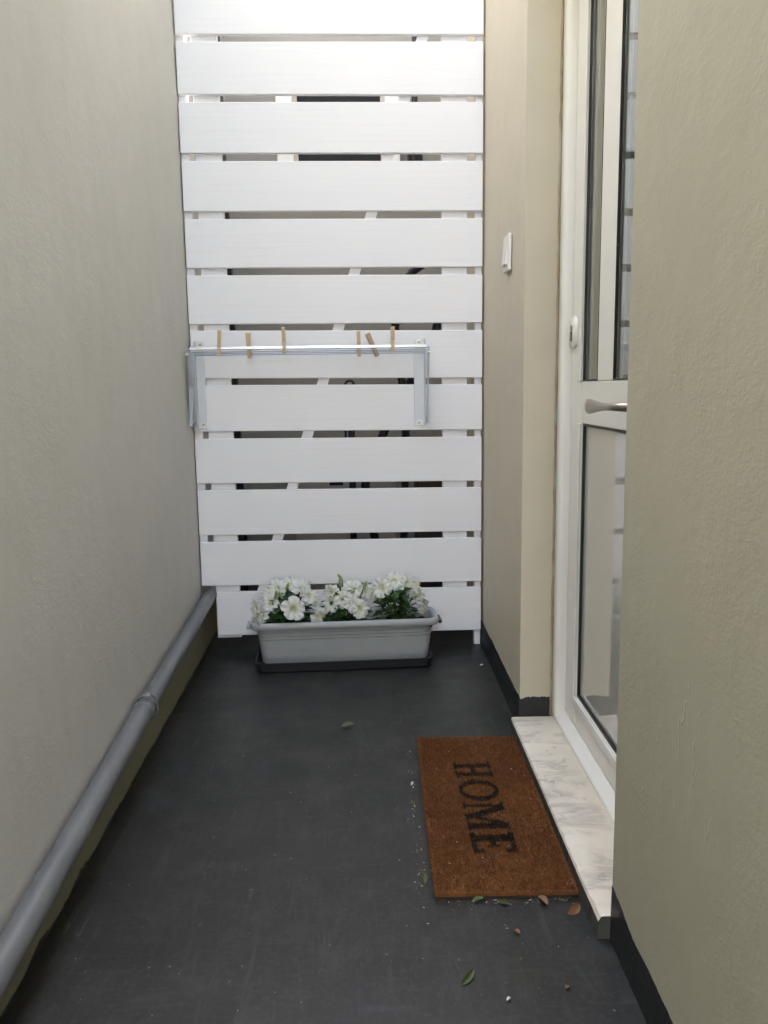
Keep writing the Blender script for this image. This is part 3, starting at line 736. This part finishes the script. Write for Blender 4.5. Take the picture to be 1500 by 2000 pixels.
# ------------------------------------------------------------------ planter, tray, petunias
PLC, PANG = Vector((-0.103, 2.948, 0)), R(3.0)
tray = thing('planter_tray', 'long black plastic drip tray on the dark floor under the planter', 'tray', PLC + Vector((-0.003, -0.030, 0)), PANG)
rings = [rrect(0.304, 0.096, 0.02, 0.0006), rrect(0.310, 0.102, 0.024, 0.004), rrect(0.316, 0.107, 0.03, 0.030), rrect(0.321, 0.1115, 0.033, 0.0315), rrect(0.322, 0.1125, 0.034, 0.037),
         rrect(0.316, 0.107, 0.03, 0.0375), rrect(0.312, 0.104, 0.028, 0.034), rrect(0.305, 0.097, 0.022, 0.006)]
loft('basin', rings, M['tray'], tray, smooth=35)
pl = thing('planter', 'long grey plastic planter box with rolled rim holding three petunias', 'planter', PLC + Vector((0, 0, 0.0065)), PANG)
rings = [rrect(0.299, 0.053, 0.025, 0.0), rrect(0.304, 0.057, 0.028, 0.004)]
z = 0.004
def at(zz): 
    u = zz / 0.15; return (0.304 + 0.020 * u, 0.058 + 0.015 * u, 0.028 + 0.008 * u)
for zz in (0.03, 0.06, 0.09, 0.0925, 0.094, 0.0955, 0.103, 0.1045, 0.106, 0.1075, 0.116, 0.1175, 0.119, 0.1205, 0.135):
    hx, hy, r = at(zz)
    if zz in (0.094, 0.106, 0.119): hx -= .0045; hy -= .0045
    rings.append(rrect(hx, hy, r, zz))
loft('trough', rings, M['planter'], pl, close_top=False, smooth=30)
rr_ = [(0.323, 0.072, .030, .1349), (0.338, 0.085, .034, .1345), (0.3425, 0.0885, .036, .1375), (0.3435, 0.0895, .037, .148), (0.3415, 0.0875, .036, .157), (0.337, 0.083, .034, .1605), (0.331, 0.077, .032, .1600), (0.325, 0.071, .030, .157), (0.322, 0.068, .028, .150), (0.316, 0.062, .026, .11)]
loft('rim', [rrect(a, b, c, d_) for a, b, c, d_ in rr_], M['planter'], pl, close_top=False, close_bot=False, smooth=50)
for s in (-1, 1):
    box('handle', s * 0.352 - 0.006, s * 0.352 + 0.006, -0.04, 0.03, 0.128, 0.142, M['tray'] if s > 0 else M['planter'], pl, 0.003)
# soil
sv, sf = [], []
nx, ny = 90, 24
for j in range(ny + 1):
    for i in range(nx + 1):
        x, y = -0.3195 + 0.639 * i / nx, -0.0645 + 0.129 * j / ny
        sv.append((x, y, 0.128 + 0.008 * mnoise.noise(Vector((x * 14, y * 14, 0))) + 0.006 * mnoise.noise(Vector((x * 70, y * 70, 2)))))
for j in range(ny):
    for i in range(nx):
        a = j * (nx + 1) + i; sf.append((a, a + 1, a + nx + 2, a + nx + 1))
mesh_obj('soil', sv, sf, M['soil'], pl, smooth=True)

def flower_mesh(seed):
    rnd = random.Random(seed); na, vs_, fs = 40, [], []
    rad = [0.0, 0.0035, 0.0055, 0.009, 0.016, 0.024, 0.031, 0.036]
    zz = [-0.022, -0.020, -0.010, -0.003, 0.001, 0.0025, 0.0025, 0.0005]
    ph = rnd.uniform(0, 6)
    lob = [rnd.uniform(0.9, 1.12) for _ in range(5)]; fold = [rnd.uniform(-0.5, 1.0) for _ in range(5)]
    for r_, z_ in zip(rad[1:], zz[1:]):
        for k in range(na):
            a = 2 * math.pi * k / na; p = (a * 5 / (2 * math.pi)); i0 = int(p) % 5; f = p - int(p)
            lobe = math.sin(math.pi * f) ** 0.45
            w_ = max(0, (r_ - 0.009) / 0.027)
            rr = r_ * (1 - w_ * 0.20 * (1 - lobe)) * (1 + w_ * (lob[i0] - 1) * lobe)
            ruff = w_ ** 1.5 * (0.0070 * math.sin(a * 11 + ph) + 0.0035 * math.sin(a * 17 + ph * 2) - 0.013 * fold[i0] * lobe + 0.004 * (1 - lobe))
            vs_.append((rr * math.cos(a), rr * math.sin(a), z_ + ruff))
    m = len(rad) - 1
    for j in range(m - 1):
        for k in range(na):
            fs.append((j * na + k, j * na + (k + 1) % na, (j + 1) * na + (k + 1) % na, (j + 1) * na + k))
    fs.append(tuple(range(na))[::-1])
    me = bpy.data.meshes.new('flower'); me.from_pydata(vs_, [], fs); me.materials.append(M['petal'])
    me.polygons.foreach_set('use_smooth', [True] * len(me.polygons)); return me
flower_me = [flower_mesh(s) for s in range(6)]
def leaf_mesh(seed, L=0.045, W=0.026, mat='leaf', curl=0.3):
    rnd = random.Random(seed); vs_, fs = [], []; n = 6
    for i in range(n + 1):
        t = i / n; w_ = W / 2 * math.sin(math.pi * min(1, t * 0.93 + 0.07)) ** 0.75 * (1.15 - 0.3 * t)
        zc = -curl * L * t * t; e = (0.22 if L > 0.04 else 1.3) * w_
        wob = rnd.uniform(-.001, .001)
        vs_ += [(-w_, L * t, zc + e + wob), (0, L * t, zc), (w_, L * t, zc + e - wob)]
    for i in range(n):
        a = 3 * i; fs += [(a, a + 1, a + 4, a + 3), (a + 1, a + 2, a + 5, a + 4)]
    me = bpy.data.meshes.new('leaf'); me.from_pydata(vs_, [], fs); me.materials.append(M[mat])
    me.polygons.foreach_set('use_smooth', [True] * len(me.polygons)); return me
leaf_me = [leaf_mesh(s) for s in range(4)]
def petunia(label, cx, flowers, seed, buds=()):
    """cx: position along the planter; flowers: (dx, y towards viewer, height, scale, yaw, pitch)"""
    rnd = random.Random(seed)
    base = Matrix.Translation(PLC) @ Matrix.Rotation(PANG, 4, 'Z') @ Vector((cx, 0, 0.135))
    t = thing('petunia', label, 'flowering plant', base, PANG, 'white petunias in the planter')
    bm = bmesh.new()
    tips = []
    for k, (dx, dy, h, s, yaw, pitch) in enumerate(flowers):
        dx *= 1.04; h *= 0.88; p = Vector((dx, dy, h))
        # facing direction: pitch 0 = straight at the viewer, 90 = up
        dvec = Vector((math.sin(R(yaw)) * math.cos(R(pitch)), -math.cos(R(yaw)) * math.cos(R(pitch)), math.sin(R(pitch))))
        q = dvec.to_track_quat('Z', 'Y')
        o = bpy.data.objects.new('flower', flower_me[(k + seed) % 6]); link(o, t)
        o.location = p; s *= 0.97; o.rotation_mode = 'QUATERNION'; o.rotation_quaternion = q @ Quaternion((0, 0, 1), rnd.uniform(0, 6.28)); o.scale = (s, s, s)
        back = p - dvec * 0.022 * s; b0 = Vector((dx * 0.25 + rnd.uniform(-.01, .01), rnd.uniform(-.012, .012), -0.005))
        mid = b0.lerp(back, 0.6) + Vector((0, 0, 0.02))
        add_tube(bm, [b0, b0.lerp(mid, .5) + Vector((rnd.uniform(-.006, .006), 0, .004)), mid, back - dvec * .012 * s, back], [0.0022, .002, .0017, 0.002, 0.0036], 6)
        tips.append((b0, mid, back))
    for (dx, dy, h, ang) in buds:
        p = Vector((dx, dy, h)); b0 = Vector((dx * .4, 0, -.005)); dv = Vector((math.sin(R(ang)), -.2, math.cos(R(ang)))).normalized()
        add_tube(bm, [b0, b0.lerp(p, .6), p], [0.002, 0.0018, 0.002], 6)
        b2 = bmesh.new(); add_tube(b2, [p, p + dv * .008, p + dv * .02, p + dv * .03], [0.0025, 0.0045, 0.0055, 0.002], 8)
        smooth_by_angle(bm_obj('bud', b2, M['bud'], t), 60)
    smooth_by_angle(bm_obj('stem', bm, M['leaf'], t), 60)
    for k in range(150):
        r_ = rnd.uniform(0, 1) ** 0.7; a = rnd.uniform(0, 6.28)
        z_ = rnd.uniform(-0.002, 0.122)
        sp = 0.078 * (1 - 0.45 * max(0, z_ - .03) / .075)
        p = Vector((math.cos(a) * sp * r_, math.sin(a) * sp * 0.7 * r_ - 0.008, z_))
        if abs(p.y) > 0.028 and p.z < 0.055: p.y *= 0.45; p.x *= 0.8
        o = bpy.data.objects.new('leaf', leaf_me[k % 4]); link(o, t); o.location = p
        o.rotation_euler = (rnd.uniform(-0.5, 0.9), rnd.uniform(-0.5, 0.5), a - math.pi / 2 + rnd.uniform(-.7, .7))
        s = rnd.uniform(0.55, 1.0); o.scale = (s, s, s)
    return t
# flowers are placed relative to each plant's base on the soil
petunia('bushy white petunia at the left end of the planter, its blooms spilling over the corner', -0.205,
        [(0.020, -0.075, 0.093, 1.28, 12, 18), (-0.062, -0.030, 0.108, 1.05, -30, 30), (-0.095, -0.045, 0.066, 1.0, -50, 5), (-0.108, -0.070, 0.038, 0.95, -60, -20),
         (-0.040, 0.010, 0.158, 1.05, -15, 40), (-0.070, 0.020, 0.135, 0.95, -40, 40), (0.010, 0.015, 0.175, 1.0, 5, 55), (0.048, 0.005, 0.160, 1.1, 25, 45),
         (0.075, -0.010, 0.130, 1.1, 45, 35), (0.100, -0.030, 0.095, 0.95, 60, 10), (0.108, -0.055, 0.050, 0.95, 45, -5),
         (0.100, -0.062, 0.025, 0.7, 20, -30), (-0.115, -0.02, 0.088, 0.95, -70, 10)],
        1, [(-0.02, -0.05, 0.115, -20), (-0.005, -0.03, 0.14, 15), (-0.045, -0.04, 0.115, 10)])
petunia('white petunia in the middle of the planter with a few open blooms', -0.005,
        [(-0.045, -0.045, 0.105, 1.05, -35, 12), (-0.040, -0.02, 0.145, 0.85, -20, -10), (0.000, -0.050, 0.118, 1.05, -10, 25), (0.030, -0.055, 0.105, 1.05, 25, 20), (0.060, -0.065, 0.080, 1.05, 25, 20),
         (0.030, -0.01, 0.150, 1.1, -5, 35), (0.048, -0.015, 0.150, 0.9, 20, 30), (0.085, 0.000, 0.140, 0.95, 50, 10)],
        2, [(-0.01, -0.01, 0.145, 0), (0.0, 0.0, 0.165, -35), (0.075, -.03, 0.14, 25)])
petunia('tall white petunia at the right end of the planter with bare lower stems', 0.190,
        [(-0.052, -0.030, 0.158, 1.10, -8, 15), (-0.005, 0.000, 0.178, 1.1, 0, 40), (0.010, 0.02, 0.175, 1.1, 10, 50), (0.045, 0.005, 0.160, 1.05, 25, 25),
         (0.075, 0.020, 0.150, 0.9, 50, 25), (0.090, -0.010, 0.110, 1.05, 65, 10), (0.098, -0.030, 0.075, 1.0, 60, -15), (-0.085, 0.020, 0.130, 0.95, -40, 20), (-0.055, 0.035, 0.115, 0.95, -35, 10),
         ],
        3, [(0.06, -0.03, 0.10, 60)])

# ------------------------------------------------------------------ doormat
MATW, MATL = 0.285, 0.725
mat_o = thing('doormat', 'narrow brown coir doormat lettered HOME beside the marble sill', 'doormat', (0.1125, 1.478, 0), R(-0.6))
# local frame: x across (0..W), y away from the viewer (0..L)
bm = bmesh.new(); add_box(bm, 0, MATW, 0, MATL, 0.0005, 0.006); bm_obj('backing', bm, M['mat_back'], mat_o)
def glyph(u, v, L):
    """u, v in letter units (cap height 1); True where the print is"""
    if v < 0 or v > 1 or u < 0: return False
    serif = v < 0.075 or v > 0.925
    if L == 'H':
        if u > 1.0: return False
        if 0.13 < u < 0.36 or 0.64 < u < 0.87: return True
        if serif and (0.03 < u < 0.46 or 0.54 < u < 0.97): return True
        return 0.42 < v < 0.56 and 0.3 < u < 0.7
    if L == 'O':
        a = ((u - 0.55) / 0.55) ** 2 + ((v - 0.5) / 0.51) ** 2; b = ((u - 0.55) / 0.31) ** 2 + ((v - 0.5) / 0.40) ** 2
        return a < 1 and b > 1
    if L == 'M':
        if u > 1.36: return False
        if 0.12 < u < 0.25: return True
        if 1.00 < u < 1.26: return True
        if v < 0.075 and (0.02 < u < 0.34 or 0.90 < u < 1.34): return True
        if v > 0.925 and (0.02 < u < 0.35 or 0.98 < u < 1.34): return True
        c1 = 0.12 + (1 - v) * 0.50
        if c1 < u < c1 + 0.27: return True
        c2 = 1.06 - (1 - v) * 0.42
        return c2 - 0.065 < u < c2 + 0.065
    if L == 'E':
        if u > 0.86: return False
        if 0.12 < u < 0.40: return True
        if (v < 0.12 or v > 0.88) and 0.03 < u < 0.82: return True
        if (v < 0.26 or v > 0.74) and 0.76 - 0.3 * abs(v - (0.0 if v < .5 else 1.0)) < u < 0.84: return True
        if 0.43 < v < 0.56 and u < 0.62 and u > 0.1: return True
        return 0.36 < v < 0.64 and 0.54 < u < 0.62
CAP = 0.096
letters = [('H', 0.000), ('O', 0.100), ('M', 0.212), ('E', 0.346)]   # start of each letter along the word
LS = {'H': 0.093, 'O': 0.098, 'M': 0.096, 'E': 0.098}
WX0, WY0 = 0.088, 0.568   # word start in mat frame: baseline x, y of the H's left edge
def inked(x, y):
    s = WY0 - y; v = (x - WX0 - 0.006 * (s / .43)) / CAP
    for L, s0 in letters:
        u = (s - s0) / LS[L]
        if glyph(u, v, L): return True
    return False
gx_, gy_ = 114, 290
bv = [(0.001 + (MATW - .002) * i / gx_, 0.001 + (MATL - .002) * j / gy_, 0.0125) for j in range(gy_ + 1) for i in range(gx_ + 1)]
bf, bi = [], []
for j in range(gy_):
    for i in range(gx_):
        a = j * (gx_ + 1) + i; bf.append((a, a + 1, a + gx_ + 2, a + gx_ + 1)); bi.append(1 if inked((i + .5) / gx_ * MATW, (j + .5) / gy_ * MATL) else 0)
b = len(bv); bv += [(0.001, 0.001, .0061), (MATW - .001, 0.001, .0061), (MATW - .001, MATL - .001, .0061), (0.001, MATL - .001, .0061)]
c_ = [0, gx_, gy_ * (gx_ + 1) + gx_, gy_ * (gx_ + 1)]
for k in range(4): bf.append((b + k, b + (k + 1) % 4, c_[(k + 1) % 4], c_[k])); bi.append(0)
mesh_obj('coir_base', bv, bf, None, mat_o, mats=[M['coir'], M['coir_black']], mi=bi)
rs = np.random.RandomState(4); NF = 62000
vs_, fs, mi = [], [], []
xs = rs.uniform(0, MATW, NF); ys = rs.uniform(0, MATL, NF); edge = rs.uniform(size=NF)
lean = rs.normal(0, 0.0022, (NF, 2)); wd = rs.uniform(0.0006, 0.0012, NF); ht = rs.uniform(0.0035, 0.0065, NF); ang = rs.uniform(0, 3.14, NF)
wob = rs.normal(0, 0.0010, (NF, 2))
for i in range(NF):
    x, y = xs[i], ys[i]; e = min(x, MATW - x, y, MATL - y)
    zt = 0.0125 + ht[i] * (0.55 + 0.45 * min(1, e / 0.006)) + 0.0012 * mnoise.noise(Vector((x * 30, y * 30, 0)))
    lx, ly = lean[i]
    if e < 0.006:
        if x == min(x, MATW - x, y, MATL - y): lx -= 0.004 * rs.rand() + .001
        elif MATW - x == e: lx += .003
        if y == e: ly -= 0.004 * rs.rand() + .001
        elif MATL - y == e: ly += .005 * rs.rand() + .001
    cx_, sx_ = math.cos(ang[i]) * wd[i], math.sin(ang[i]) * wd[i]
    b = len(vs_)
    vs_ += [(x - cx_, y - sx_, 0.0115), (x + cx_, y + sx_, 0.0115), (x + lx, y + ly, zt)]
    fs.append((b, b + 1, b + 2)); mi.append(1 if (inked(x + wob[i, 0], y + wob[i, 1]) and rs.rand() > 0.04) else 0)
stuff(mesh_obj('coir_pile', vs_, fs, None, mat_o, mats=[M['coir'], M['coir_black']], mi=mi))

# ------------------------------------------------------------------ fallen leaves and litter
def fallen(name, label, cat, x, y, L, W, rz, mat, z=0.0012, curl=-0.25, roll=0.0, seed=0):
    me = leaf_mesh(seed + 30, L, W, mat, curl)
    o = bpy.data.objects.new(name, me); C.objects.link(o)
    # curl < 0 lifts the tip; lift so that the lowest point rests on the floor
    o.rotation_euler = (0, roll, rz); o.location = (x, y, 0)
    mn = min((o.rotation_euler.to_matrix() @ v.co).z for v in me.vertices)
    o.location.z = z - mn
    tag(o, label, cat, 'leaves fallen on the floor'); return o
fallen('fallen_leaf', 'olive green leaf lying alone in the middle of the dark floor', 'leaf', -0.098, 2.318, 0.038, 0.017, R(-80), 'leaf_green', seed=1, roll=.5)
fallen('fallen_leaf', 'curled green leaf nearest the viewer on the dark floor', 'leaf', 0.140, 1.245, 0.036, 0.012, R(-32), 'leaf_green', seed=2, roll=.8)
fallen('fallen_leaf', 'reddish brown curled leaf near the right corner of the doormat', 'leaf', 0.362, 1.425, 0.035, 0.018, R(-45), 'leaf_brown', seed=3, roll=.9)
fallen('fallen_leaf', 'dull brown leaf beside the reddish one at the doormat edge', 'leaf', 0.330, 1.452, 0.024, 0.016, R(40), 'leaf_brown', seed=4)
fallen('fallen_leaf', 'long thin green leaf against the near edge of the doormat', 'leaf', 0.237, 1.466, 0.028, 0.009, R(-125), 'leaf_green', seed=5, roll=.4)
fallen('fallen_leaf', 'crumpled green leaf under the near edge of the doormat, left of the thin leaf', 'leaf', 0.185, 1.466, 0.026, 0.010, R(-80), 'leaf_green', seed=6)
fallen('fallen_leaf', 'small green leaf touching the left edge of the doormat halfway along', 'leaf', 0.094, 1.848, 0.018, 0.009, R(30), 'leaf_green', seed=7)
fallen('fallen_leaf', 'narrow green leaf at the near left corner of the doormat', 'leaf', 0.098, 1.530, 0.030, 0.010, R(-5), 'leaf_green', seed=8)
fallen('fallen_leaf', 'tiny orange brown leaf scrap on the floor in front of the sill', 'leaf', 0.262, 1.370, 0.012, 0.008, R(60), 'leaf_brown', seed=9)
fallen('fallen_leaf', 'tiny dark brown leaf scrap on the floor near the right skirting', 'leaf', 0.318, 1.235, 0.012, 0.007, R(150), 'leaf_brown', seed=10)
fallen('fallen_petal', 'small pale petal on the floor in front of the right leg of the fence', 'petal', 0.385, 2.832, 0.013, 0.008, R(-80), 'chip', seed=11)
fallen('fallen_petal', 'pale petal scrap on the floor at the bottom right', 'petal', 0.210, 1.205, 0.008, 0.006, R(-60), 'chip', seed=12)
fallen('fallen_petal', 'curled pale petal touching the left edge of the doormat', 'petal', 0.092, 1.946, 0.014, 0.007, R(-20), 'chip', seed=13)
vs_, fs, mi = [], [], []
rnd = random.Random(9)
def bit(x, y, s, m, long=1.0):
    a = rnd.uniform(0, 6.28); n = rnd.choice((3, 4, 5)); b = len(vs_); lift = rnd.uniform(0.0015, 0.004)
    for k in range(n):
        q = 2 * math.pi * k / n; px, py = math.cos(q) * s * long * rnd.uniform(.6, 1.1), math.sin(q) * s * rnd.uniform(.6, 1.1)
        vs_.append((x + px * math.cos(a) - py * math.sin(a), y + px * math.sin(a) + py * math.cos(a), lift + rnd.uniform(0, s * .5)))
    fs.append(tuple(range(b, b + n))); mi.append(m)
for k in range(430):
    y = rnd.uniform(0.95, 3.0); x = rnd.uniform(-0.58, 0.41)
    if rnd.random() < 0.5: x = rnd.gauss(0.1, 0.22)
    if not (-0.60 < x < 0.41): continue
    if 0.10 < x < 0.41 and 1.47 < y < 2.22: continue
    bit(x, y, rnd.choice((.0004, .0005, .0006, .0008, .0011)), rnd.choice((0, 0, 0, 1, 2)), rnd.choice((1, 1, 1.5, 3)))
for k in range(260):   # swept up against the mat
    if rnd.random() < 0.5: x, y = 0.10 - abs(rnd.gauss(0, .012)), rnd.uniform(1.45, 2.15)
    else: x, y = rnd.uniform(0.12, 0.41), 1.470 - abs(rnd.gauss(0, .012))
    bit(x, y, rnd.uniform(.0006, .0020), rnd.choice((0, 1, 1, 2, 2)), rnd.choice((1, 2, 4)))
stuff(mesh_obj('floor_litter', vs_, fs, None, None, mats=[M['chip'], M['chip_green'], M['chip_brown']], mi=mi))
o = bpy.data.objects['floor_litter']; o['label'] = 'pale, green and brown crumbs of litter scattered over the dark floor'; o['category'] = 'litter'
vs_, fs, mi = [], [], []
for k in range(34):
    bit(rnd.uniform(0.13, 0.38), rnd.uniform(1.5, 2.18), rnd.uniform(.0008, .0016), rnd.choice((0, 0, 1)), rnd.choice((1, 2, 5)))
vs_ = [(x, y, z + 0.0165) for x, y, z in vs_]
m2 = mesh_obj('mat_litter', vs_, fs, None, None, mats=[M['chip'], M['chip_brown']], mi=mi); stuff(m2)
m2['label'] = 'pale crumbs lying on the brown doormat'; m2['category'] = 'litter'
